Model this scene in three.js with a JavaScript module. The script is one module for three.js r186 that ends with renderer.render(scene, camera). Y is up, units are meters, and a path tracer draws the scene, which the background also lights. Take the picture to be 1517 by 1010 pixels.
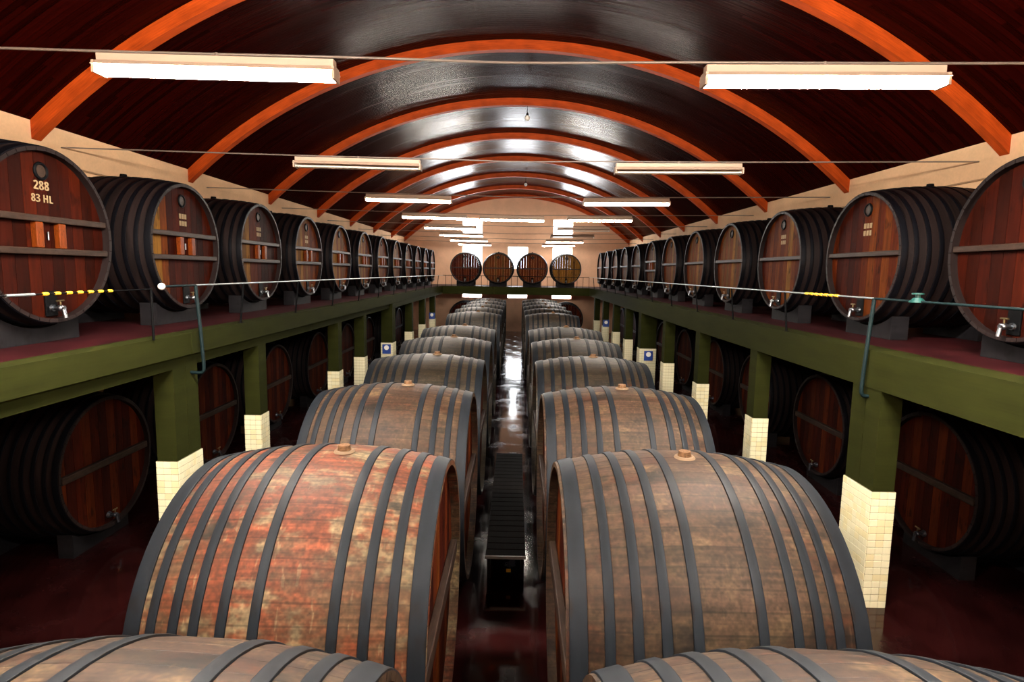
import * as THREE from 'three';
import { mergeGeometries } from 'three/addons/utils/BufferGeometryUtils.js';
import { RoundedBoxGeometry } from 'three/addons/geometries/RoundedBoxGeometry.js';
import { TextGeometry } from 'three/addons/geometries/TextGeometry.js';
import { FontLoader } from 'three/addons/loaders/FontLoader.js';
import { RectAreaLightUniformsLib } from 'three/addons/lights/RectAreaLightUniformsLib.js';

// ---------------------------------------------------------------- camera, sky, light, exposure
const EYE = 4.8, FOCAL = 865;
const scene = new THREE.Scene();
const camera = new THREE.PerspectiveCamera(2 * Math.atan(505 / FOCAL) * 180 / Math.PI, 1517 / 1010, 0.05, 200);
camera.position.set(0, EYE, 0);
camera.rotation.order = 'YXZ';
camera.rotation.set(-Math.atan(102 / FOCAL), 4.5 / FOCAL, 0.0165);
scene.add(camera);
scene.background = new THREE.Color(0.75, 0.85, 1.0);
const renderer = new THREE.WebGLRenderer({ antialias: true });
renderer.toneMapping = THREE.LinearToneMapping;
renderer.toneMappingExposure = 2.1;
renderer.shadowMap.enabled = true;
RectAreaLightUniformsLib.init();

const DAY_FAR = 8, DAY_GLOW = 7;                                   // daylight through the gable windows
const TUBE_ON = 5, TUBE_WEAK = 4;                                  // strip lamps: the near pairs and the faint far ones
const dayColor = new THREE.Color(0.93, 0.96, 1.0), tubeColor = new THREE.Color(1.0, 0.93, 0.82);

// hall, metres: half width, camera relative heights turned to heights above the floor
const XW = 9.0, XE = 5.15, Z_END = 47.5, Z_NEAR = -4.7, DECK = 3.76, Z_GALLERY = 41.2;
const RIB_R = 13.13, RIB_Y = EYE + 5.87 - RIB_R, VAULT_R = 13.38;

// ---------------------------------------------------------------- helpers
let seedState = 7;
function rnd() { seedState = (seedState * 1664525 + 1013904223) >>> 0; return seedState / 4294967296; }
function seeded(s) { let t = (s * 2654435761) >>> 0; return () => { t = (t * 1664525 + 1013904223) >>> 0; return t / 4294967296; }; }
const taken = new Map();
function numbered(name) { const n = taken.get(name) || 0; taken.set(name, n + 1); return n ? `${name}_${String(n).padStart(3, '0')}` : name; }
const lights = (o) => o.traverse((c) => { if (c.isMesh) { c.castShadow = true; c.receiveShadow = true; } });
function part(name, geometry, material, parent) { const m = new THREE.Mesh(geometry, material); m.name = name; m.castShadow = m.receiveShadow = true; parent.add(m); return m; }
function thing(name, label, category, [x, y, Z] = [0, 0, 0], turn = 0, group) {
  const o = new THREE.Group(); o.name = numbered(name); o.position.set(x, y, -Z); o.rotation.y = turn; o.userData = { label, category };
  if (group) o.userData.group = group;
  scene.add(o); return o;
}
function single(name, label, category, geometry, material, pos = [0, 0, 0], group) {
  const m = part(numbered(name), geometry, material, scene); m.position.set(pos[0], pos[1], -pos[2]); m.userData = { label, category };
  if (group) m.userData.group = group;
  return m;
}
function structure(name, geometry, material, label, category) { const m = part(name, geometry, material, scene); m.userData = { kind: 'structure', label, category }; return m; }
function copyOf(o, label, group) { const c = o.clone(); c.name = numbered(o.name.replace(/_\d{3}$/, '')); c.userData = { ...o.userData, label }; if (group) c.userData.group = group; scene.add(c); return c; }
const ORD = ['', 'first', 'second', 'third', 'fourth', 'fifth', 'sixth', 'seventh', 'eighth', 'ninth', 'tenth', 'eleventh', 'twelfth', 'thirteenth', 'fourteenth'];
// box with uv in metres
function box(w, h, d, x = 0, y = 0, z = 0) {
  const g = new THREE.BoxGeometry(w, h, d), uv = g.attributes.uv, p = g.attributes.position, n = g.attributes.normal;
  for (let i = 0; i < uv.count; i++) {
    const ax = Math.abs(n.getX(i)), ay = Math.abs(n.getY(i));
    const px = p.getX(i) + x, py = p.getY(i) + y, pz = p.getZ(i) + z;
    if (ax > .5) uv.setXY(i, pz, py); else if (ay > .5) uv.setXY(i, pz, px); else uv.setXY(i, px, py);
  }
  g.translate(x, y, z); return g;
}
function bevelBox(w, h, d, r, x = 0, y = 0, z = 0) { const g = new RoundedBoxGeometry(w, h, d, 1, r); g.translate(x, y, z); return g; }
function rod(a, b, r, seg = 8) {
  const A = new THREE.Vector3(...a), B = new THREE.Vector3(...b), g = new THREE.CylinderGeometry(r, r, A.distanceTo(B), seg);
  g.applyQuaternion(new THREE.Quaternion().setFromUnitVectors(new THREE.Vector3(0, 1, 0), B.clone().sub(A).normalize()));
  g.translate((A.x + B.x) / 2, (A.y + B.y) / 2, (A.z + B.z) / 2); return g;
}
function tube(points, r, n = 24, seg = 6) { return new THREE.TubeGeometry(new THREE.CatmullRomCurve3(points.map((p) => new THREE.Vector3(...p))), n, r, seg); }
const merge = (list) => mergeGeometries(list.map((g) => { const c = g.index ? g.toNonIndexed() : g; for (const k of Object.keys(c.attributes)) if (!['position', 'normal', 'uv'].includes(k)) c.deleteAttribute(k); return c; }));
// solid swept along an arc in the xy plane: radii r0..r1, angles from straight up, z0..z1; uv: u along z, v along the arc
function arcSolid(cy, r0, r1, half, z0, z1, n) {
  const pos = [], nor = [], uv = [], idx = [];
  const quad = (P, N, U) => { const b = pos.length / 3; for (let k = 0; k < 4; k++) { pos.push(...P[k]); nor.push(...N[k]); uv.push(...U[k]); } idx.push(b, b + 1, b + 2, b, b + 2, b + 3); };
  const at = (r, a, z) => [r * Math.sin(a), cy + r * Math.cos(a), z];
  for (let i = 0; i < n; i++) {
    const a = -half + 2 * half * i / n, b = -half + 2 * half * (i + 1) / n;
    const na = [Math.sin(a), Math.cos(a), 0], nb = [Math.sin(b), Math.cos(b), 0], ia = na.map((v) => -v), ib = nb.map((v) => -v);
    const va = a * r0, vb = b * r0;
    quad([at(r0, a, z0), at(r0, b, z0), at(r0, b, z1), at(r0, a, z1)], [ia, ib, ib, ia], [[va, z0], [vb, z0], [vb, z1], [va, z1]]);
    quad([at(r1, a, z1), at(r1, b, z1), at(r1, b, z0), at(r1, a, z0)], [na, nb, nb, na], [[va, z1], [vb, z1], [vb, z0], [va, z0]]);
    quad([at(r0, a, z1), at(r0, b, z1), at(r1, b, z1), at(r1, a, z1)], Array(4).fill([0, 0, 1]), [[va, r0], [vb, r0], [vb, r1], [va, r1]]);
    quad([at(r1, a, z0), at(r1, b, z0), at(r0, b, z0), at(r0, a, z0)], Array(4).fill([0, 0, -1]), [[va, r1], [vb, r1], [vb, r0], [va, r0]]);
  }
  for (const [a, s] of [[-half, -1], [half, 1]]) {
    const N = [s * Math.cos(a), -s * Math.sin(a), 0], P = [at(r0, a, z0), at(r0, a, z1), at(r1, a, z1), at(r1, a, z0)];
    quad(s > 0 ? P.slice().reverse() : P, Array(4).fill(N), [[0, 0], [0, 1], [1, 1], [1, 0]]);
  }
  const g = new THREE.BufferGeometry();
  g.setAttribute('position', new THREE.Float32BufferAttribute(pos, 3)); g.setAttribute('normal', new THREE.Float32BufferAttribute(nor, 3)); g.setAttribute('uv', new THREE.Float32BufferAttribute(uv, 2)); g.setIndex(idx);
  return g;
}

// ---------------------------------------------------------------- textures
function hash(x, y, s) { let h = (x * 374761393 + y * 668265263 + s * 2147483647) | 0; h = Math.imul(h ^ (h >>> 13), 1274126177); h ^= h >>> 16; return (h >>> 0) / 4294967296; }
function vn(x, y, px, py, s) {
  const xi = Math.floor(x), yi = Math.floor(y), fx = x - xi, fy = y - yi, u = fx * fx * (3 - 2 * fx), v = fy * fy * (3 - 2 * fy);
  const m = (a, p) => ((a % p) + p) % p, x0 = m(xi, px), x1 = m(xi + 1, px), y0 = m(yi, py), y1 = m(yi + 1, py);
  const a = hash(x0, y0, s), b = hash(x1, y0, s), c = hash(x0, y1, s), d = hash(x1, y1, s);
  return a + (b - a) * u + (c - a + (a - b + d - c) * u) * v;
}
function fbm(u, v, fx, fy, oct, s) { let t = 0, a = .5, n = 0; for (let i = 0; i < oct; i++) { t += a * vn(u * fx, v * fy, fx, fy, s + i * 17); n += a; a *= .55; fx *= 2; fy *= 2; } return t / n; }
function texture(w, h, fn, srgb = true) {
  const d = new Uint8Array(w * h * 4);
  for (let j = 0; j < h; j++) for (let i = 0; i < w; i++) { const c = fn(i / w, j / h, i, j), k = (j * w + i) * 4; d[k] = Math.max(0, Math.min(255, c[0])); d[k + 1] = Math.max(0, Math.min(255, c[1])); d[k + 2] = Math.max(0, Math.min(255, c[2])); d[k + 3] = 255; }
  const t = new THREE.DataTexture(d, w, h); t.magFilter = THREE.LinearFilter; t.minFilter = THREE.LinearMipmapLinearFilter; t.generateMipmaps = true; t.wrapS = t.wrapT = THREE.RepeatWrapping;
  if (srgb) t.colorSpace = THREE.SRGBColorSpace; t.needsUpdate = true; return t;
}
const lerp = (a, b, t) => a + (b - a) * t, mix3 = (a, b, t) => [lerp(a[0], b[0], t), lerp(a[1], b[1], t), lerp(a[2], b[2], t)], sst = (a, b, x) => { x = Math.max(0, Math.min(1, (x - a) / (b - a))); return x * x * (3 - 2 * x); };
const NST = 60;
// weathered tun wood: u along the staves (2.24 m), v around the barrel, one row band per stave
function tunTexture(s, base, alt, paint, paintShare, pale, paleShare) {
  return texture(512, 1920, (u, v) => {
    const st = Math.floor(v * NST), tone = hash(st, 3, s), f = v * NST - st;
    const grain = fbm(u, v, 5, 320, 3, s + 5), soft = fbm(u, v, 4, 14, 4, s + 9), big = fbm(u, v, 2, 7, 3, s + 31), fine = fbm(u, v, 90, 380, 2, s + 44), fleck = fbm(u, v, 24, 150, 3, s + 52);
    let c = mix3(base, alt, sst(.3, .7, soft * .6 + tone * .4));
    c = mix3(c, paint, sst(paintShare + .1, paintShare - .08, big * .6 + tone * .16 + fleck * .24) * .9);
    c = mix3(c, pale, sst(.58 - paleShare, .74 - paleShare, fbm(u, v, 7, 44, 3, s + 61) * .62 + fleck * .38) * .8);
    c = mix3(c, [40, 30, 27], sst(.55, .8, fbm(u, v, 5, 26, 4, s + 71) * .65 + fleck * .35) * .75);
    c = mix3(c, pale, sst(.7, .78, fbm(u, v, 60, 60, 3, s + 83)) * .55);
    const k = (.66 + .6 * grain) * (.86 + .28 * tone) * (.74 + .52 * fine) * (f < .04 || f > .96 ? .82 : 1);
    return [c[0] * k, c[1] * k, c[2] * k];
  });
}
const T = {
  tunRed: tunTexture(11, [152, 98, 68], [136, 88, 62], [172, 76, 46], .46, [200, 156, 116], .07),
  tunBrown: tunTexture(23, [136, 104, 78], [114, 84, 66], [134, 78, 54], .36, [164, 132, 96], .03),
  tunGreySheen: tunTexture(37, [118, 98, 76], [92, 78, 66], [120, 66, 44], .33, [150, 132, 100], .02),  // greyer wood for the far tuns, window sheen put into the colour
  board: texture(256, 512, (u, v) => { const g = fbm(u, v, 48, 3, 4, 3), s = fbm(u, v, 5, 4, 4, 8), k = 255 * (.5 + .35 * g + .3 * s - .25 * sst(.6, .8, fbm(u, v, 9, 7, 3, 19))); return [k, k * .985, k * .96]; }),
  rib: texture(512, 256, (u, v) => { const g = fbm(u, v, 10, 60, 4, 3), s = fbm(u, v, 8, 3, 3, 8), k = 255 * (.6 + .3 * g + .2 * s); return [k, k * .97, k * .95]; }),
  vault: texture(512, 512, (u, v) => { const b = Math.floor(v * 16), f = v * 16 - b, j = Math.floor(u * 3 + hash(b, 1, 2) * 3), t = hash(b, j % 3, 4), g = fbm(u, v, 5, 128, 3, 6), k = 255 * (.45 + .3 * t + .3 * g) * (f < .06 ? .5 : 1); return [k, k * .95, k * .93]; }),
  vaultRough: texture(512, 512, (u, v) => { const b = Math.floor(v * 16), f = v * 16 - b, t = hash(b, 2, 9), g = fbm(u, v, 6, 96, 3, 16), p = fbm(u, v, 4, 4, 3, 29), k = 255 * (f < .06 ? 1 : .35 + .25 * t + .25 * g + .3 * p); return [k, k, k]; }, false),
  vaultBump: texture(256, 512, (u, v) => { const b = Math.floor(v * 16), f = v * 16 - b, c = 1 - (2 * f - 1) ** 2, t = (hash(b, 5, 9) - .5) * (f - .5), k = 255 * (.25 + .45 * Math.sqrt(Math.max(0, c)) + .35 * t + .12 * fbm(u, v, 4, 64, 3, 16)); return [k, k, k]; }, false),
  plaster: texture(512, 512, (u, v) => { const k = 255 * (.86 + .1 * fbm(u, v, 6, 6, 5, 3) + .04 * fbm(u, v, 90, 90, 2, 8)); return [k, k, k * .99]; }),
  paint: texture(512, 512, (u, v) => { const k = 255 * (.74 + .16 * fbm(u, v, 5, 8, 4, 3) + .12 * fbm(u, v, 6, 80, 3, 8)); return [k, k, k * .98]; }),
  floor: texture(512, 512, (u, v) => { const a = fbm(u, v, 5, 5, 5, 3), k = 255 * (.55 + .45 * a); return [k, k * .94, k * .94]; }),
  floorRough: texture(512, 512, (u, v) => { const k = 255 * (.25 + .75 * sst(.35, .7, fbm(u, v, 7, 7, 5, 12))); return [k, k, k]; }, false),
  hoop: texture(512, 64, (u, v) => { const a = fbm(u, v, 24, 4, 4, 3), r = sst(.58, .75, fbm(u, v, 30, 4, 3, 9)); const c = mix3([168, 172, 178], [170, 120, 92], r * .6), k = .75 + .4 * a; return [c[0] * k, c[1] * k, c[2] * k]; }),
};
const rep = (t, x, y) => { const c = t.clone(); c.repeat.set(x, y); c.needsUpdate = true; return c; };
const std = (o) => new THREE.MeshStandardMaterial(o), phy = (o) => new THREE.MeshPhysicalMaterial(o), rgb = (r, g, b) => new THREE.Color(r, g, b);
const M = {
  plaster: std({ color: '#ffd0a2', map: rep(T.plaster, .3, .3), roughness: .9 }),
  gable: std({ color: '#f2c2a2', map: rep(T.plaster, .3, .3), roughness: .9 }),
  vault: phy({ color: rgb(.03, .0018, .001), specularColor: rgb(1, .75, .45), map: rep(T.vault, .11, .55), roughness: .3, specularIntensity: .07, roughnessMap: rep(T.vaultRough, .11, .55), bumpMap: rep(T.vaultBump, .11, .55), bumpScale: .001 }),
  rib: phy({ color: rgb(.6, .085, .008), map: rep(T.rib, .4, 2), roughness: .55, specularIntensity: .3 }),
  floor: phy({ color: rgb(.02, .004, .004), map: rep(T.floor, .5, .5), roughness: .28, roughnessMap: rep(T.floorRough, .35, .35), specularIntensity: .5, clearcoat: .2, clearcoatRoughness: .1 }),
  deck: phy({ specularIntensity: .22, color: rgb(.04, .006, .008), map: rep(T.floor, .5, .5), roughness: .55 }),
  green: phy({ specularIntensity: .06, color: '#26280f', map: rep(T.paint, .5, .8), roughness: .8 }),
  tile: phy({ color: '#ded5b2', roughness: .25, clearcoat: .4, clearcoatRoughness: .15 }),
  tileAlt: phy({ color: '#d6c89c', roughness: .28, clearcoat: .4, clearcoatRoughness: .15 }),
  grout: std({ color: '#6e664c', roughness: .9 }),
  steel: std({ color: '#9aa2a4', metalness: .7, roughness: .4 }),
  railDark: phy({ specularIntensity: .3, color: '#081719', roughness: .55 }),
  black: phy({ specularIntensity: .12, color: '#040405', roughness: .6 }),
  white: std({ color: '#e8e2da', roughness: .5 }),
  lampBody: std({ color: '#bfa590', roughness: .45 }),
  hoop: phy({ specularIntensity: .22, color: '#2a2e33', map: T.hoop, roughness: .55, metalness: .2 }),
  hoopDark: phy({ specularIntensity: .16, color: '#141318', map: T.hoop, roughness: .5, metalness: .3 }),
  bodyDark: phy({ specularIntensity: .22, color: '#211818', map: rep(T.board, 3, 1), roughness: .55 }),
  tunRed: phy({ color: rgb(.2, .265, .275), map: T.tunRed, roughness: .6, specularIntensity: .3 }), tunBrown: phy({ color: rgb(.15, .148, .145), map: T.tunBrown, roughness: .6, specularIntensity: .3 }), tunGreySheen: phy({ color: rgb(.14, .14, .128), map: T.tunGreySheen, roughness: .5, specularIntensity: .6 }),
  chime: phy({ specularIntensity: .22, color: '#6d5038', map: rep(T.board, 1, 1), roughness: .7 }),
  bar: phy({ specularIntensity: .22, color: '#332620', map: rep(T.board, 1, 1), roughness: .5 }),
  block: phy({ specularIntensity: .22, color: '#6e3009', map: rep(T.board, 1, 1), roughness: .45 }),
  cradle: phy({ specularIntensity: .22, color: '#1a181c', map: rep(T.board, 1, 1), roughness: .7 }),
  brass: std({ color: '#7a6c4c', metalness: .9, roughness: .35 }), chrome: std({ color: '#82868c', metalness: 1, roughness: .35 }),
  shadedTap: std({ color: '#3a3a40', metalness: .8, roughness: .45 }),  // tap metal with the shade below the balconies put into its colour
  stencil: std({ color: '#7a6648', roughness: .8 }),
  bung: std({ color: '#5e4830', roughness: .7 }),
  yellow: std({ color: '#e8b428', roughness: .4 }), blue: std({ color: '#1c3a86', roughness: .35 }), wire: std({ color: '#8a7c72', roughness: .5, metalness: .4 }),
  teal: std({ color: '#113a36', roughness: .4 }), glassBulb: phy({ color: '#f4efe6', roughness: .15, clearcoat: .5 }),
  frame: std({ color: '#d8d4cc', roughness: .5 }), plank: phy({ specularIntensity: .22, color: '#17100e', map: rep(T.board, 1, 1), roughness: .7 }), conduit: std({ color: '#a88460', roughness: .6 }),
  pane: std({ color: '#f2f4f8', emissive: dayColor, emissiveIntensity: DAY_GLOW, roughness: .3 }),
  tubeOn: std({ color: '#ffffff', emissive: tubeColor, emissiveIntensity: 640, roughness: .3 }),
  tubeWeak: std({ color: '#ffffff', emissive: tubeColor, emissiveIntensity: 75, roughness: .3 }),
  tubeOff: std({ color: '#efe8dd', roughness: .3 }),
};
const headTones = ['#4a1b05', '#5c2b09', '#2c0902', '#76501c', '#380e02', '#220601', '#5a3a18'].map((c) => phy({ color: c, map: rep(T.board, 1.3, .7), roughness: .68, specularIntensity: .1 }));

// ---------------------------------------------------------------- room shell
const holes = [];
for (const x of [-3.55, 3.7]) holes.push([x - .82, x + .82, EYE + 2.75, EYE + 4.25], [x - .82, x + .82, EYE + .25, EYE + 2.05], [x - .82, x + .82, EYE - 2.12, EYE - 1.35]);
holes.push([-.72, .95, EYE + .25, EYE + 2.05], [-.72, .95, EYE - 2.12, EYE - 1.35]);
function gable(Z0, Z1, openings) {
  const s = new THREE.Shape(), r = VAULT_R + .05, h = Math.asin((XW + .3) / r);
  s.moveTo(-XW - .3, 0); s.lineTo(XW + .3, 0);
  for (let i = 0; i <= 40; i++) { const a = h - 2 * h * i / 40; s.lineTo(r * Math.sin(a), RIB_Y + r * Math.cos(a)); }
  s.closePath();
  for (const [x0, x1, y0, y1] of openings) { const p = new THREE.Path(); p.moveTo(x0, y0); p.lineTo(x0, y1); p.lineTo(x1, y1); p.lineTo(x1, y0); p.closePath(); s.holes.push(p); }
  const g = new THREE.ExtrudeGeometry(s, { depth: Z1 - Z0, bevelEnabled: false, curveSegments: 1 }); g.translate(0, 0, -Z1); return g;
}
structure('floor', box(2 * XW + .6, .3, Z_END - Z_NEAR + .6, 0, -.15, -(Z_END + Z_NEAR) / 2), M.floor, 'glossy dark red cellar floor', 'floor');
structure('wall_left', box(.3, 7.5, Z_END - Z_NEAR + .6, -XW - .15, 3.75, -(Z_END + Z_NEAR) / 2), M.plaster, 'peach plaster wall behind the double-barred barrels', 'wall');
structure('wall_right', box(.3, 7.5, Z_END - Z_NEAR + .6, XW + .15, 3.75, -(Z_END + Z_NEAR) / 2), M.plaster, 'peach plaster wall behind the single-barred barrels', 'wall');
structure('wall_far', gable(Z_END, Z_END + .3, holes), M.gable, 'peach gable wall with bright windows behind four barrels', 'wall');
structure('wall_near', gable(Z_NEAR - .3, Z_NEAR, []), M.gable, 'gable wall opposite the end gallery', 'wall');
structure('ceiling', arcSolid(RIB_Y, VAULT_R, VAULT_R + .15, Math.asin((XW + .3) / VAULT_R), -Z_END - .3, -Z_NEAR + .3, 72), M.vault, 'dark varnished maroon timber vault between orange ribs', 'ceiling');
let winNo = 0;
for (const [Zw, dir, power] of [[Z_END, 1, DAY_FAR]]) for (const [x0, x1, y0, y1] of holes) {
  const g = new THREE.Group(); g.name = `window_${++winNo}`; scene.add(g); g.position.set((x0 + x1) / 2, y0, -(Zw + dir * .14));
  g.userData = { kind: 'structure', label: 'bright daylit window in the gable wall', category: 'window' };
  const w = x1 - x0, h = y1 - y0, f = .06;
  part('pane', box(w - .02, h - .02, .012, 0, h / 2, 0), M.pane, g);
  part('window_frame', merge([box(w, f, .08, 0, f / 2, dir * .0), box(w, f, .08, 0, h - f / 2, 0), box(f, h, .08, -w / 2 + f / 2, h / 2, 0), box(f, h, .08, w / 2 - f / 2, h / 2, 0)]), M.frame, g);
  const l = new THREE.RectAreaLight(dayColor, power, w - .14, h - .14);
  l.position.set((x0 + x1) / 2, (y0 + y1) / 2, -(Zw + dir * .09)); scene.add(l); l.lookAt(l.position.x, l.position.y, -(Zw - dir * 5));
}
// timber ribs
const ribZ = []; for (let Z = 11.2 - 3 * 5.2; Z < Z_END - 1; Z += 5.2) ribZ.push(Z); ribZ.push(Z_END - .13);
const ribGeo = arcSolid(0, RIB_R, VAULT_R + .02, Math.asin((XW + .02) / RIB_R), -.11, .11, 72);
ribZ.forEach((Z, i) => {
  const n = ribZ.length - i;
  single('roof_rib', n === 1 ? 'timber roof rib against the gable wall' : n <= 8 ? `orange curved timber roof rib, ${ORD[n]} counted from the gable wall` : `curved timber roof rib overhead, ${ORD[n]} counted from the gable wall`, 'roof rib', ribGeo, M.rib, [0, RIB_Y, Z], 'roof ribs of the vault');
});

// ---------------------------------------------------------------- balconies
function beamRun(Zs, make, name, material, parent) { for (let i = 0; i + 1 < Zs.length; i++) part(name, make(Zs[i] + .012, Zs[i + 1] - .012), material, parent); }
for (const s of [-1, 1]) {
  const b = thing('balcony', s < 0 ? 'green-edged concrete balcony carrying the double-barred barrels' : 'green-edged concrete balcony carrying the single-barred barrels', 'balcony', [s * (XE + XW) / 2, 3.2, 0]);
  const cx = -b.position.x;
  const bx = (xa, xb, y0, y1, za, zb) => box(Math.abs(xb - xa), y1 - y0, zb - za, cx + s * (xa + xb) / 2, (y0 + y1) / 2 - 3.2, -(za + zb) / 2);
  part('deck', bx(XE + .2, XW - .02, DECK - .2, DECK - .012, Z_NEAR + .03, Z_GALLERY - .01), M.deck, b);
  const joints = s < 0 ? [Z_NEAR + .02, 9.2, 33.1, Z_GALLERY] : [Z_NEAR + .02, 8.45, 33.4, Z_GALLERY];
  if (s < 0) {
    beamRun(joints, (a, c) => bx(XE, XE + .3, DECK - .34, DECK, a, c), 'edge_beam', M.green, b);
    part('lower_beam', bx(XE + .12, XE + .42, DECK - .54, DECK - .345, Z_NEAR + .03, 24.4), M.green, b);
    part('lower_beam', bx(XE, XE + .42, DECK - .54, DECK - .345, 24.4, Z_GALLERY), M.green, b);
  } else beamRun(joints, (a, c) => bx(XE, XE + .42, DECK - .54, DECK, a, c), 'edge_beam', M.green, b);
}
{
  const b = thing('balcony', 'green-edged end gallery carrying four barrels below the windows', 'balcony', [0, 3.2, Z_GALLERY]);
  part('deck', box(2 * XW - .04, .18, Z_END - Z_GALLERY - .32, 0, DECK - .1 - 3.2 - .012, -(Z_END - Z_GALLERY) / 2 - .15), M.deck, b);
  part('edge_beam', box(3.98, .54, .3, -3.6, DECK - .27 - 3.2, -.15), M.green, b);
  part('edge_beam', box(7.18, .54, .3, 2.0, DECK - .27 - 3.2, -.15), M.green, b);
}

// ---------------------------------------------------------------- columns
const tileGeo = new RoundedBoxGeometry(.097, .097, .012, 1, .004);
function column(s, Z, wx, dz, ord, detailed, recess) {
  const side = s < 0 ? 'double-barred' : 'single-barred', wide = dz > .5 || wx > .5;
  const H = DECK - .54, TH = 1.76, x = s * (XE + recess + wx / 2), zc = Z + dz / 2;
  const c = thing('column', `green${wide ? ' wide' : ''} column with cream tiled base, ${ord} below the ${side} balcony barrels`, 'column', [x, 0, zc]);
  const gap = .012;
  if (dz > .5) for (const k of [-1, 1]) part('shaft', box(wx, H - TH, dz / 2 - gap / 2, 0, TH + (H - TH) / 2, k * (dz / 4 + gap / 4)), M.green, c);
  else part('shaft', box(wx, H - TH, dz, 0, TH + (H - TH) / 2, 0), M.green, c);
  const bw = wx + .03, bd = dz + .03;
  const base = part('tile_base', box(bw, TH, bd, 0, TH / 2, 0), M.grout, c);
  const rest = [];
  const face = (w, put, own) => {
    const n = Math.max(2, Math.round(w / .1)), rows = 17, sx = w / n / .1;
    for (let i = 0; i < n; i++) for (let j = 0; j < rows; j++) {
      const u = -w / 2 + (i + .5) * w / n, v = (j + .5) * TH / rows;
      if (own) { const m = part('tile', tileGeo, hash(i, j, Math.round(Z * 7)) > .75 ? M.tileAlt : M.tile, base); m.scale.x = sx; put(m, u, v); }
      else { const o = new THREE.Object3D(); o.scale.x = sx; put(o, u, v); o.updateMatrix(); rest.push(tileGeo.clone().applyMatrix4(o.matrix)); }
    }
  };
  face(bw, (o, u, v) => o.position.set(u, v, bd / 2 + .004), detailed);                                   // towards the near gable
  face(bd, (o, u, v) => { o.position.set(-s * (bw / 2 + .004), v, u); o.rotation.y = -s * Math.PI / 2; }, detailed);  // towards the aisle
  face(bw, (o, u, v) => { o.position.set(u, v, -bd / 2 - .004); o.rotation.y = Math.PI; }, false);
  face(bd, (o, u, v) => { o.position.set(s * (bw / 2 + .004), v, u); o.rotation.y = s * Math.PI / 2; }, false);
  part('tile_cladding', merge(rest), M.tile, base).userData = { kind: 'stuff' };
  return c;
}
const colL = [[8.85, .31, .69], [11.85, .31, .36], [17.25, .31, .36], [20.2, .34, .36], [24.4, .47, .6], [29, .34, .4], [33.1, .34, .4], [37.2, .34, .4]];
const colR = [[8.1, .31, .69], [12.35, .31, .36], [16.25, .31, .36], [20, .34, .36], [23.9, .64, .5], [27.2, .34, .4], [30.6, .34, .4], [34.3, .34, .4], [38, .34, .4]];
const countWord = (i, n) => `${ORD[n - i]} from the gallery`;
colL.forEach(([Z, w, d], i) => column(-1, Z, w, d, countWord(i, colL.length), i < 3, i < 4 ? .12 : .01));
colR.forEach(([Z, w, d], i) => column(1, Z, w, d, countWord(i, colR.length), i < 3, .01));
for (const [x, y, Z, label] of [[-5.4, 1.5, 24.36, 'blue sign with white disc on the wide column below the double-barred barrels'], [5.5, 1.47, 23.86, 'blue sign with white disc on the wide column below the single-barred barrels'], [-5.33, 1.95, 37.16, 'small blue sign above column tiles below the double-barred barrels'], [5.33, 1.9, 34.26, 'small blue sign above column tiles below the single-barred barrels']]) {
  const g = thing('sign', label, 'sign', [x, y, Z]);
  part('plate', bevelBox(.36, .4, .03, .01, 0, 0, .02), M.blue, g);
  const d = new THREE.CylinderGeometry(.1, .1, .012, 20); d.rotateX(Math.PI / 2); d.translate(0, .06, .04); part('disc', d, M.white, g);
}

// ---------------------------------------------------------------- barrels
const prof = (Rb, Re, L, t) => Rb - (Rb - Re) * t * t;                 // t from -1 to 1 along the axis
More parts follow.
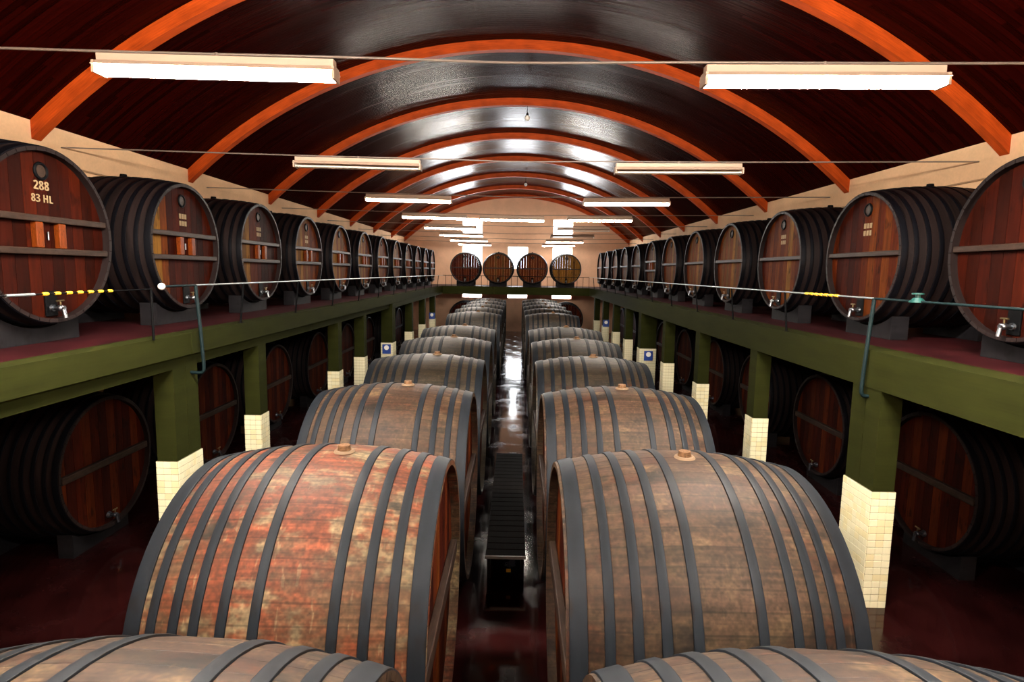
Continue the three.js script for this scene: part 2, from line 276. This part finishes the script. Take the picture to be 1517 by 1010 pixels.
// outer shell of staves i0..i1 of n; barrel axis along z, centre at the origin
function staveGeometry(Rb, Re, L, n, i, th = .05, seg = 8, chamfer = .025) {
  const a0 = 2 * Math.PI * i / n, da = 2 * Math.PI / n, pos = [], nor = [], uv = [], idx = [];
  const angs = [[a0, .0035], [a0 + da * chamfer, 0], [a0 + da * (1 - chamfer), 0], [a0 + da, .0035]];
  for (let k = 0; k <= seg; k++) {
    const t = -1 + 2 * k / seg, r = prof(Rb, Re, L, t), sl = (Rb - Re) * 2 * t / (L / 2), nl = Math.hypot(1, sl);
    for (const [a, dip] of angs) { pos.push((r - dip) * Math.sin(a), (r - dip) * Math.cos(a), t * L / 2); nor.push(Math.sin(a) / nl, Math.cos(a) / nl, sl / nl); uv.push(k / seg, a / (2 * Math.PI)); }
  }
  for (let k = 0; k < seg; k++) for (let q = 0; q < 3; q++) { const b = k * 4 + q; idx.push(b, b + 4, b + 1, b + 1, b + 4, b + 5); }
  for (const k of [0, seg]) {                                          // stave ends: the chime
    const t = k ? 1 : -1, r = prof(Rb, Re, L, t), b = pos.length / 3;
    for (const [a, rr] of [[a0 + da * .02, r], [a0 + da * .98, r], [a0 + da * .98, r - th], [a0 + da * .02, r - th]]) { pos.push(rr * Math.sin(a), rr * Math.cos(a), t * L / 2); nor.push(0, 0, t); uv.push(.3 + (r - rr), a / (2 * Math.PI)); }
    if (k) idx.push(b, b + 2, b + 1, b, b + 3, b + 2); else idx.push(b, b + 1, b + 2, b, b + 2, b + 3);
    const c = pos.length / 3;                                          // inside face down to the head
    for (const [a, tt] of [[a0, t], [a0 + da, t], [a0 + da, t * (1 - .24 / L)], [a0, t * (1 - .24 / L)]]) { pos.push((r - th) * Math.sin(a), (r - th) * Math.cos(a), tt * L / 2); nor.push(-Math.sin(a), -Math.cos(a), 0); uv.push(.5 + tt * .5, a / (2 * Math.PI)); }
    if (k) idx.push(c, c + 2, c + 1, c, c + 3, c + 2); else idx.push(c, c + 1, c + 2, c, c + 2, c + 3);
  }
  const g = new THREE.BufferGeometry();
  g.setAttribute('position', new THREE.Float32BufferAttribute(pos, 3)); g.setAttribute('normal', new THREE.Float32BufferAttribute(nor, 3)); g.setAttribute('uv', new THREE.Float32BufferAttribute(uv, 2)); g.setIndex(idx);
  return g;
}
function hoopGeometry(Rb, Re, L, t, w, seg = 72) {
  const h = w / 2, z = t * L / 2, R = (zz) => prof(Rb, Re, L, Math.max(-1, Math.min(1, zz / (L / 2))));
  const p = [[R(z - h) - .004, z - h], [R(z - h) + .008, z - h + .001], [R(z - h) + .011, z - h + .005], [R(z) + .011, z], [R(z + h) + .011, z + h - .005], [R(z + h) + .008, z + h - .001], [R(z + h) - .004, z + h]];
  const g = new THREE.LatheGeometry(p.map(([r, y]) => new THREE.Vector2(r, y)), seg); g.rotateX(Math.PI / 2); return g;
}
// boards of a round head, upright; front face towards +z at z = 0
function headBoards(R, n, th = .04) {
  const out = [], w = 2 * R / n;
  for (let i = 0; i < n; i++) {
    const x0 = -R + i * w + .0025, x1 = -R + (i + 1) * w - .0025, s = new THREE.Shape(), m = 6, y = (x) => Math.sqrt(Math.max(0, R * R - x * x));
    s.moveTo(x0, -y(x0)); for (let k = 1; k <= m; k++) { const x = x0 + (x1 - x0) * k / m; s.lineTo(x, -y(x)); }
    for (let k = m; k >= 0; k--) { const x = x0 + (x1 - x0) * k / m; s.lineTo(x, y(x)); }
    const g = new THREE.ExtrudeGeometry(s, { depth: th, bevelEnabled: false, curveSegments: 1 }); g.translate(0, 0, -th);
    const uv = g.attributes.uv; for (let k = 0; k < uv.count; k++) uv.setXY(k, uv.getX(k) + i * .37, uv.getY(k) * .8 + i * .61);
    out.push(g);
  }
  return out;
}
const font = await new FontLoader().loadAsync('fonts/droid/droid_sans_bold.typeface.json');
function word(text, size) { const g = new TextGeometry(text, { font, size, depth: .003, curveSegments: 3, bevelEnabled: false }); g.computeBoundingBox(); g.translate(-(g.boundingBox.max.x + g.boundingBox.min.x) / 2, 0, 0); return g; }
const tapBody = () => merge([(() => { const g = new THREE.CylinderGeometry(.045, .06, .05, 12); g.rotateX(Math.PI / 2); g.translate(0, 0, .025); return g; })(), rod([0, 0, .04], [0, 0, .2], .028, 10), rod([0, .03, .17], [0, -.13, .2], .026, 10), (() => { const g = new THREE.SphereGeometry(.045, 12, 8); g.translate(0, 0, .14); return g; })()]);
const tapHandle = () => merge([rod([0, .03, .14], [0, .1, .14], .012, 8), rod([-.06, .1, .14], [.06, .1, .14], .013, 8)]);
const tapG = tapBody(), tapH = tapHandle();
function addTap(o, y, z, m = M.chrome) { const t = part('tap', tapG, m, o); t.position.set(0, y, z); part('tap_handle', tapH, M.brass, t); return t; }

// every barrel: origin at its base below the middle, front head towards +z, base 0 = lowest point of the belly
function barrel(o, { Rb, Re, L, staves, hoops, hoopW, endW, wood, hoopMat, boards, tones, heads, individual, r, shell }) {
  const body = new THREE.Vector3(0, Rb, 0), put = (m) => { m.position.y = Rb; return m; };
  if (individual) for (let i = 0; i < staves; i++) put(part('stave', shell[i], wood, o));
  else put(part('stave_shell', shell, wood, o)).userData = { kind: 'stuff' };
  hoops.forEach((h) => put(part('hoop', h, hoopMat, o)));
  for (const side of heads) {
    const h = new THREE.Group(); h.name = 'head'; o.add(h); h.position.set(0, Rb, side * (L / 2 - .1)); if (side < 0) h.rotation.y = Math.PI;
    boards.forEach((g, i) => part('head_board', g, tones(i, side), h));
  }
  return o;
}
function hoopSet(Rb, Re, L, ts, w, endW) { return ts.map((t) => hoopGeometry(Rb, Re, L, t, Math.abs(t) > .9 ? endW : w)); }

// ---- big tuns on the floor, in two rows along the aisle
const TUN = { Rb: 1.5, Re: 1.36, L: 2.26 };
const TUN_Y = .1, tunStaves = []; for (let i = 0; i < NST; i++) tunStaves.push(staveGeometry(TUN.Rb, TUN.Re, TUN.L, NST, i));
const tunShell = merge(tunStaves.map((g) => g.clone()));
const tunHoopTs = [[-.95, -.81, -.65, -.505, -.32, -.105, .4, .6, .77, .94], [-.95, -.78, -.64, -.49, -.26, .16, .36, .54, .72, .92]];
const tunHoops = tunHoopTs.map((ts) => hoopSet(TUN.Rb, TUN.Re, TUN.L, ts, .078, .135));
const tunBoards = headBoards(TUN.Re - .052, 12, .045);
const bungGeo = (() => { const g = new THREE.CylinderGeometry(.055, .07, .07, 14); g.translate(0, .02, 0); return g; })(), bungPlate = (() => { const g = new THREE.CylinderGeometry(.085, .1, .02, 20); return g; })();
const cradleTun = (() => {                                            // two curved saddles on a plinth
  const g = [];
  for (const z of [-.72, .72]) {
    const R = prof(TUN.Rb, TUN.Re, TUN.L, z / (TUN.L / 2)) + .012, s = new THREE.Shape(), c = TUN.Rb + TUN_Y, W = 1.15;
    s.moveTo(-W, 0); s.lineTo(W, 0); s.lineTo(W, c - Math.sqrt(R * R - W * W)); for (let k = 1; k <= 12; k++) { const x = W - 2 * W * k / 12; s.lineTo(x, c - Math.sqrt(R * R - x * x)); } s.closePath();
    const e = new THREE.ExtrudeGeometry(s, { depth: .22, bevelEnabled: false, curveSegments: 1 }); e.translate(0, 0, z - .11); g.push(e);
  }
  return g;
})();
const tunLook = [['grey-brown', 'tunBrown'], ['reddish weathered', 'tunRed'], ['brown', 'tunBrown'], ['greyish brown', 'tunGreySheen'], ['greyish', 'tunGreySheen'], ['grey', 'tunGreySheen'], 0, ['grey', 'tunGreySheen'], ['grey', 'tunGreySheen'], ['grey', 'tunGreySheen'], ['grey', 'tunGreySheen'], ['grey', 'tunGreySheen']];  // grey of the farther tuns stands for daylight sheen on the wood
const tunLookR = [['orange-brown', 'tunBrown'], ['brown weathered', 'tunBrown'], ['brown', 'tunBrown'], ['greyish brown', 'tunGreySheen']];
for (const s of [-1, 1]) for (let k = 0; k < 12; k++) {
  if (k === 6) continue;
  const [look, mat] = (s > 0 && tunLookR[k]) || tunLook[k], n = k < 6 ? `${ORD[6 - k]} from the cross gap towards the lit strip lamps` : `${ORD[k - 6]} beyond the cross gap`;
  const side = s < 0 ? 'double-barred side' : 'single-barred side', Z = 2.06 + 3.27 * k, xi = s < 0 ? .62 : .42, x = s * (xi + TUN.L / 2);
  const near = k < 4, rr = seeded(k * 2 + (s > 0 ? 1 : 0) + 40);
  { const cr = thing('tun_cradle', `dark timber cradle under the ${k < 6 ? ORD[6 - k] + ' tun before' : ORD[k - 6] + ' tun beyond'} the cross gap, ${side}`, 'cradle', [x, 0, Z], s < 0 ? Math.PI / 2 : -Math.PI / 2, 'cradles of the floor tuns'); cradleTun.forEach((g) => part('saddle', g, M.cradle, cr)); }
  const o = thing('tun', `${look} floor tun, ${side}, ${n}`, 'barrel', [x, TUN_Y, Z], s < 0 ? Math.PI / 2 : -Math.PI / 2, 'big tuns lying along the aisle');
  const spin = Math.floor(rr() * 5) * (k === 1 ? 0 : 1);
  const tones = (i, sd) => headTones[[0, 2, 4, 1, 0, 5][(i * 5 + k * 3 + (s > 0 ? 2 : 0)) % 6]];
  barrel(o, { ...TUN, staves: NST, hoops: tunHoops[s > 0 ? 1 : 0], wood: M[mat], hoopMat: M.hoop, boards: tunBoards, tones, heads: near ? [1, -1] : [1], individual: near, shell: near ? tunStaves : tunShell });
  const b = part('bung', bungPlate, M.bung, o); b.position.set(0, 2 * TUN.Rb + .006, s < 0 ? .16 : -.06); part('bung_plug', bungGeo, M.chime, b);
  const bar = part('head_bar', bevelBox(2 * TUN.Re - .3, .16, .08, .015, 0, 0, 0), M.bar, o); bar.position.set(0, TUN.Rb, TUN.L / 2 - .06);
}

// ---- balcony barrels
const CASK = { Rb: 1.25, Re: 1.14, L: 2.3 };
const caskShell = merge(Array.from({ length: 44 }, (_, i) => staveGeometry(CASK.Rb, CASK.Re, CASK.L, 44, i, .05, 6, .03)));
const caskHoops = hoopSet(CASK.Rb, CASK.Re, CASK.L, [-.95, -.8, -.64, -.46, -.26, -.08, .12, .3, .48, .64, .8, .95], .07, .1);
const caskBoards = headBoards(CASK.Re - .05, 11);
const caskCradle = (() => {
  const g = [], c = CASK.Rb + .16;
  for (const z of [-.75, .75]) {
    const R = prof(CASK.Rb, CASK.Re, CASK.L, z / (CASK.L / 2)) + .012, s = new THREE.Shape(), W = .68;
    s.moveTo(-W, 0); s.lineTo(W, 0); s.lineTo(W, c - Math.sqrt(R * R - W * W)); for (let k = 1; k <= 10; k++) { const x = W - 2 * W * k / 10; s.lineTo(x, c - Math.sqrt(R * R - x * x)); } s.closePath();
    const e = new THREE.ExtrudeGeometry(s, { depth: .3, bevelEnabled: false, curveSegments: 1 }); e.translate(0, 0, z - .15); g.push(e);
  }
  return g;
})();
const ringGeo = new THREE.TorusGeometry(.1, .022, 6, 20), discGeo = (() => { const g = new THREE.CylinderGeometry(.095, .095, .008, 20); g.rotateX(Math.PI / 2); return g; })();
const num1 = word('288', .115), num2 = word('83 HL', .1);
const smudge = (r) => merge([0, 1].flatMap((row) => Array.from({ length: 3 }, (_, i) => box(.055 + .02 * r(), .09, .003, -.085 + i * .085, -row * .13, .0015))));
function cask(o, i, { double, stencil, tones, hb }) {
  barrel(o, { ...CASK, staves: 44, hoops: caskHoops, wood: M.bodyDark, hoopMat: M.hoopDark, boards: caskBoards, tones, heads: [1], individual: false, shell: caskShell });
  const zf = CASK.L / 2 - .1, c = CASK.Rb;
  const bars = double ? [.22, -.2] : [hb ?? .02];
  for (const y of bars) { const w = 2 * Math.sqrt((CASK.Re - .055) ** 2 - y * y) - .02, b = part('head_bar', bevelBox(w, .085, .09, .012), M.bar, o); b.position.set(0, c + y, zf + .045); }
  if (double) for (const x of [-.17, .21]) { const b = part('brace_block', bevelBox(.12, .33, .085, .012), M.block, o); b.position.set(x, c + .01, zf + .042); }
  if (double) { const d = part('hatch_bolt', rod([0, -.05, 0], [0, .06, 0], .012, 8), M.chrome, o); d.position.set(.02, c, zf + .03); }
  addTap(o, .3, zf, M.chrome);
  const gasket = part('tap_plate', bevelBox(.2, .34, .03, .01), M.black, o); gasket.position.set(0, .36, zf + .012);
  const e = part('emblem', ringGeo, M.black, o); e.position.set(0, c + .84, zf + .006); part('emblem_disc', discGeo, M.bar, e);
  if (stencil === 'number') { const a = part('stencil', merge([num1.clone().translate(0, .1, 0), num2.clone().translate(0, -.06, 0)]), M.stencil, o); a.position.set(0, c + .5, zf + .001); }
  else if (stencil) { const a = part('stencil', smudge(seeded(i + 3)), M.stencil, o); a.position.set(.02, c + .56, zf + .001); }
  const bung = part('bung', bungGeo, M.black, o); bung.position.set(0, 2 * c + .005, 0);
  return o;
}
const CASK_Y = DECK + .16;
function cradleAt(x, y, Z, turn, label, group) { const m = thing('cask_cradle', label, 'cradle', [x, y, Z], turn, group); caskCradle.forEach((g) => part('saddle', g, M.cradle, m)); return m; }
const toneSets = [[2, 5, 2, 5, 4, 2, 5, 2, 4, 5, 2], [3, 3, 1, 2, 4, 2, 4, 2, 5, 4, 4], [6, 6, 3, 0, 0, 4, 5, 5, 2, 5, 4], [3, 3, 6, 3, 1, 6, 1, 0, 1, 0, 1], [3, 6, 3, 3, 1, 3, 1, 6, 1, 1, 0], [6, 3, 3, 6, 3, 1, 3, 1, 0, 1, 1]];  // board tones; first set darkened as shade, later ones lightened as window light
for (let i = 0; i < 12; i++) {                                         // rotated so that the first tone is at the near-gable edge
  const Z = 7.8 + 3.24 * i, x = -(6.15 + CASK.L / 2), n = ORD[12 - i], set = toneSets[i < 6 ? i : 3 + (i % 3)];
  cradleAt(x, DECK - .01, Z, Math.PI / 2, `dark cradle under the double-barred barrel ${n} from the gable wall`, 'cradles under the balcony barrels');
  const o = thing('cask', i === 0 ? 'dark red balcony barrel with two head bars, stencilled 288 and 83 HL' : `balcony barrel with two head bars, ${n} from the gable wall`, 'barrel', [x, CASK_Y, Z], Math.PI / 2, 'double-barred balcony barrels');
  cask(o, i, { double: true, stencil: i === 0 ? 'number' : i < 4, tones: (b) => headTones[set[b]] });
}
const toneR = [[2, 5, 2, 5, 2, 4, 2, 5, 2, 5, 2], [0, 2, 4, 2, 4, 0, 1, 0, 1, 0, 1], [4, 0, 1, 0, 1, 0, 1, 3, 1, 0, 0], [0, 1, 6, 1, 6, 1, 3, 6, 1, 6, 1]];
for (let i = 0; i < 12; i++) {
  const Z = 7.38 + 3.33 * i, x = 6.2 + CASK.L / 2, n = ORD[12 - i], set = toneR[Math.min(i, 3)];
  cradleAt(x, DECK - .01, Z, -Math.PI / 2, `dark cradle under the single-barred barrel ${n} from the gable wall`, 'cradles under the balcony barrels');
  const o = thing('cask', `balcony barrel with one head bar, ${n} from the gable wall`, 'barrel', [x, CASK_Y, Z], -Math.PI / 2, 'single-barred balcony barrels');
  cask(o, i + 20, { double: i === 6, stencil: i > 0 && i < 3, tones: (b) => headTones[set[b]], hb: .05 });
}
const endX = [-3.72, -1.32, 1.18, 3.64], endLook = ['reddish', 'brown', 'red-brown', 'golden'], endTones = [[0, 4, 0], [1, 6, 1], [1, 0, 1], [3, 3, 6]];
endX.forEach((x, i) => {
  const Z = 42.6 + CASK.L / 2;
  cradleAt(x, DECK - .012, Z, 0, `dark cradle under the ${endLook[i]} barrel on the end gallery`, 'cradles under the end barrels').scale.setScalar(.93);
  const o = thing('cask', `${endLook[i]} round-faced barrel on the end gallery below the windows`, 'barrel', [x, DECK - .012 + .17 * .93 + .09 * 0, Z], 0, 'four barrels on the end gallery');
  o.scale.setScalar(.93); cask(o, i + 60, { double: false, stencil: false, tones: (b) => headTones[endTones[i][b % 3]], hb: 0 });
});
// ---- barrels below the balconies
const lowShadeTones = [0, 2, 4, 0, 4, 2, 0, 4, 2, 0, 4];  // darker mix of the head tones, part of the shade is in the colour
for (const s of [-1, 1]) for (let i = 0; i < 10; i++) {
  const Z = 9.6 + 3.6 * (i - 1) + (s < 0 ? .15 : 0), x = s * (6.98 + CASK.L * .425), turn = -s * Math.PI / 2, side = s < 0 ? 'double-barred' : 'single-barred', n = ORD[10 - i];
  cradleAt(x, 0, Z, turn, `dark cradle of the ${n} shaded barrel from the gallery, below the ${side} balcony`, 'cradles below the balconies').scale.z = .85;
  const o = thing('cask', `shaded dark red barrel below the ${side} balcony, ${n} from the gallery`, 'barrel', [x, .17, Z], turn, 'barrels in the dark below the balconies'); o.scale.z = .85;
  barrel(o, { ...CASK, staves: 44, hoops: caskHoops, wood: M.bodyDark, hoopMat: M.hoopDark, boards: caskBoards, tones: (b) => headTones[lowShadeTones[b]], heads: [1], individual: false, shell: caskShell });
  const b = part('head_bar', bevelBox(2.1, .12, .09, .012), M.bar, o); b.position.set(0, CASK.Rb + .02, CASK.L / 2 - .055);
  addTap(o, .3, CASK.L / 2 - .1, M.shadedTap);
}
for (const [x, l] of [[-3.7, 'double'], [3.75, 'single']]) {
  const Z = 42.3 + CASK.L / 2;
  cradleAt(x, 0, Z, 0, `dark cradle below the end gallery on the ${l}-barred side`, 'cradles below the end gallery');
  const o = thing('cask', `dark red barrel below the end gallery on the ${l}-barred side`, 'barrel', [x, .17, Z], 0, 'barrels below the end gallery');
  barrel(o, { ...CASK, staves: 44, hoops: caskHoops, wood: M.bodyDark, hoopMat: M.hoopDark, boards: caskBoards, tones: (b) => headTones[lowShadeTones[b]], heads: [1], individual: false, shell: caskShell });
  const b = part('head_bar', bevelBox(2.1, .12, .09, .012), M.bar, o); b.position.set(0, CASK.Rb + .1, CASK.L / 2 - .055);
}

// ---------------------------------------------------------------- railings
const RAIL = EYE - .29;
for (const s of [-1, 1]) {
  const xr = s * (XE - .02), Z0 = s < 0 ? 8.45 : 5.2, hookZ = s < 0 ? 9.35 : 8.4;
  const o = thing('railing', s < 0 ? 'thin steel handrail on posts before the double-barred barrels' : 'thin steel handrail on posts before the single-barred barrels', 'railing', [xr, DECK, 0]);
  const y = RAIL - DECK;
  part('handrail', rod([0, y, -Z0], [0, y, -hookZ], .017), M.railDark, o);
  part('handrail', rod([0, y, -hookZ], [0, y, -Z_GALLERY], .015), M.steel, o);
  const hook = tube([[0, y, -hookZ], [-s * .05, 0, -hookZ], [-s * .07, -.4, -hookZ], [-s * .07, -.62, -hookZ], [-s * .05, -.66, -hookZ], [s * .2, -.66, -hookZ]], .028, 40, 8);
  part('hook_post', hook, M.railDark, o);
  for (let Z = s < 0 ? 11 : 11.2; Z < Z_GALLERY; Z += 2.78) part('post', merge([rod([s * .08, -.01, -Z], [0, y, -Z], .02), (() => { const g = new THREE.CylinderGeometry(.05, .05, .02, 10); g.translate(s * .08, 0, -Z); return g; })()]), M.black, o);
  if (s < 0) { const k = part('rail_end_knob', new THREE.SphereGeometry(.05, 12, 10), M.white, o); k.position.set(0, y, -Z0); }
  else {
    for (let i = 0; i < 7; i++) part('hazard_band', rod([0, y, -9.35 - i * .16], [0, y, -9.44 - i * .16], .024), M.yellow, o);
    const v = part('hand_valve', merge([rod([0, y, -7.5], [0, y + .09, -7.5], .03), (() => { const g = new THREE.CylinderGeometry(.07, .07, .02, 14); g.translate(0, y + .1, -7.5); return g; })(), (() => { const g = new THREE.CylinderGeometry(.05, .1, .06, 14); g.translate(0, y + .02, -7.5); return g; })()]), M.teal, o);
  }
}
{
  const c = thing('barrier_chain', 'black and yellow barrier chain before the stencilled 288 barrel', 'chain', [-XE + .02, RAIL - .03, 0]);
  part('cord', rod([0, 0, -4.6], [0, 0, -8.2], .01, 6), M.black, c);
  for (let i = 0; i < 7; i++) { const g = new THREE.CapsuleGeometry(.02, .05, 4, 8); g.rotateX(Math.PI / 2); part('yellow_link', g, M.yellow, c).position.set(0, 0, -(6.35 + i * .17)); }
  part('pale_sleeve', rod([0, 0, -5.85], [0, 0, -6.2], .016, 8), M.steel, c);
  for (const Z of [4.6, 8.2]) part('chain_post', rod([0, -(RAIL - .03 - DECK), -Z], [0, .02, -Z], .018, 8), M.black, c);
}
{
  const o = thing('railing', 'dark barred railing along the edge of the end gallery', 'railing', [0, DECK, Z_GALLERY + .06]), y = RAIL - DECK;
  part('handrail', rod([-XE, y, 0], [XE, y, 0], .022), M.black, o);
  for (let x = -XE + .2; x < XE; x += .42) part('bar', rod([x, 0, 0], [x, y, 0], .018, 6), M.black, o);
}

// ---------------------------------------------------------------- strip lamps on tie cables
const LAMP_Y = EYE + 2.12;
const hood = (() => {                                                  // folded sheet reflector, open below
  const s = new THREE.Shape(); const P = [[-.12, -.08], [-.115, -.085], [-.06, -.045], [.06, -.045], [.115, -.085], [.12, -.08], [.065, -.03], [-.065, -.03]];
  s.moveTo(...P[0]); P.slice(1).forEach((p) => s.lineTo(...p)); s.closePath();
  const g = new THREE.ExtrudeGeometry(s, { depth: 2.5, bevelEnabled: false }); g.translate(0, 0, -1.25); g.rotateY(Math.PI / 2); return g;
})();
const chan = bevelBox(2.46, .075, .11, .008, 0, .01, 0), cap = box(.03, .12, .2, 1.235, -.1, 0);
const tubeGeo = (() => { const g = new THREE.CylinderGeometry(.019, .019, 2.42, 12); g.rotateZ(Math.PI / 2); return g; })();
for (let k = -1; k < 8; k++) {
  const Z = 6.35 + 5.45 * k;
  const kn = k < 0 ? 'above the first tuns' : `${ORD[8 - k]} from the gable wall`;
  const cab = single('tie_cable', `thin tie cable across the vault carrying strip lamps, ${ORD[8 - k]} from the gable wall`, 'cable', tube([[-XW, .17, 0], [-4.3, .09, 0], [-1.5, .06, 0], [0, .035, 0], [1.5, .06, 0], [4.3, .09, 0], [XW, .17, 0]], .014, 48, 6), M.wire, [0, LAMP_Y, Z], 'tie cables');
  for (const s of k === 3 ? [-1, 0, 1] : [-1, 1]) {
    const state = k <= 0 ? 'on' : k === 1 || (s > 0 && (k === 4 || k === 5)) ? 'off' : 'weak';
    const side = s < 0 ? 'double-barred side' : s > 0 ? 'single-barred side' : 'middle of the vault';
    const o = thing('strip_lamp', `${state === 'on' ? 'brightly lit' : state === 'off' ? 'unlit' : 'faintly lit'} strip lamp, ${side}, ${kn}`, 'lamp', [s * 3.15 - (s ? 0 : .2), LAMP_Y - (s ? 0 : .04), Z], 0, 'strip lamps hanging from the cables');
    o.rotation.z = s * .012;
    part('channel', chan, M.lampBody, o); part('reflector', hood, M.lampBody, o); part('end_cap', cap, M.lampBody, o); part('end_cap', cap, M.lampBody, o).rotation.y = Math.PI;
    part('clip', rod([0, .04, 0], [0, .09, 0], .02, 8), M.wire, o);
    const tm = state === 'on' ? M.tubeOn : state === 'weak' ? M.tubeWeak : M.tubeOff;
    for (const z of [-.075, .075]) part('tube', tubeGeo, tm, o).position.set(0, -.135, z);
    if (state !== 'off') {
      const l = new THREE.RectAreaLight(tubeColor, state === 'on' ? TUBE_ON : TUBE_WEAK, 2.4, .24);
      l.position.set(o.position.x, LAMP_Y - .165 - (s ? 0 : .04), -Z); scene.add(l); l.lookAt(l.position.x, 0, -Z);
    }
  }
}
for (const [x, y, Z, n] of [[.3, EYE + 5.46, 21.6, 'fifth'], [.5, EYE + 5.42, 37.2, 'second']]) {
  const o = thing('pendant_bulb', `unlit globe bulb on a short cord at the crown, ${n} rib before the end`, 'lamp', [x, y, Z]);
  part('cord', rod([0, .1, 0], [0, .42, 0], .012, 6), M.black, o); part('holder', new THREE.CylinderGeometry(.035, .045, .1, 12).translate(0, .12, 0), M.black, o); part('globe', new THREE.SphereGeometry(.1, 18, 14), M.glassBulb, o);
}
for (const s of [-1, 1]) single('wall_conduit', s < 0 ? 'thin cable conduit along the wall over the double-barred barrels' : 'thin cable conduit along the wall over the single-barred barrels', 'conduit', rod([0, 0, 0], [0, 0, -(Z_END - Z_NEAR)], .02, 6), M.conduit, [s * (XW - .02), EYE + 1.93, Z_NEAR]);

// ---------------------------------------------------------------- gangway in the aisle
{
  const o = thing('gangway', 'low dark plank gangway with metal rim in the aisle', 'gangway', [-.09, 0, 0]), h = .42, w = .62;
  for (let i = 0; i < 24; i++) part('plank', bevelBox(w, .035, .2, .006, 0, h, -(8.7 + i * .215)), M.plank, o);
  for (const x of [-w / 2 + .05, w / 2 - .05]) part('side_beam', box(.05, .14, 5.2, x, h - .09, -11.15), M.plank, o);
  for (const Z of [8.75, 11.2, 13.5]) for (const x of [-w / 2 + .05, w / 2 - .05]) part('leg', box(.06, h - .15, .06, x, (h - .15) / 2, -Z), M.plank, o);
  part('rim', bevelBox(w + .02, .05, .03, .006, 0, h, -8.57), M.steel, o);
  part('tag', bevelBox(.07, .05, .012, .003, .05, h - .2, -8.55), M.yellow, o); part('tag_cord', rod([.05, h - .18, -8.56], [.03, h, -8.56], .004, 5), M.black, o);
}
lights(scene);
renderer.render(scene, camera);
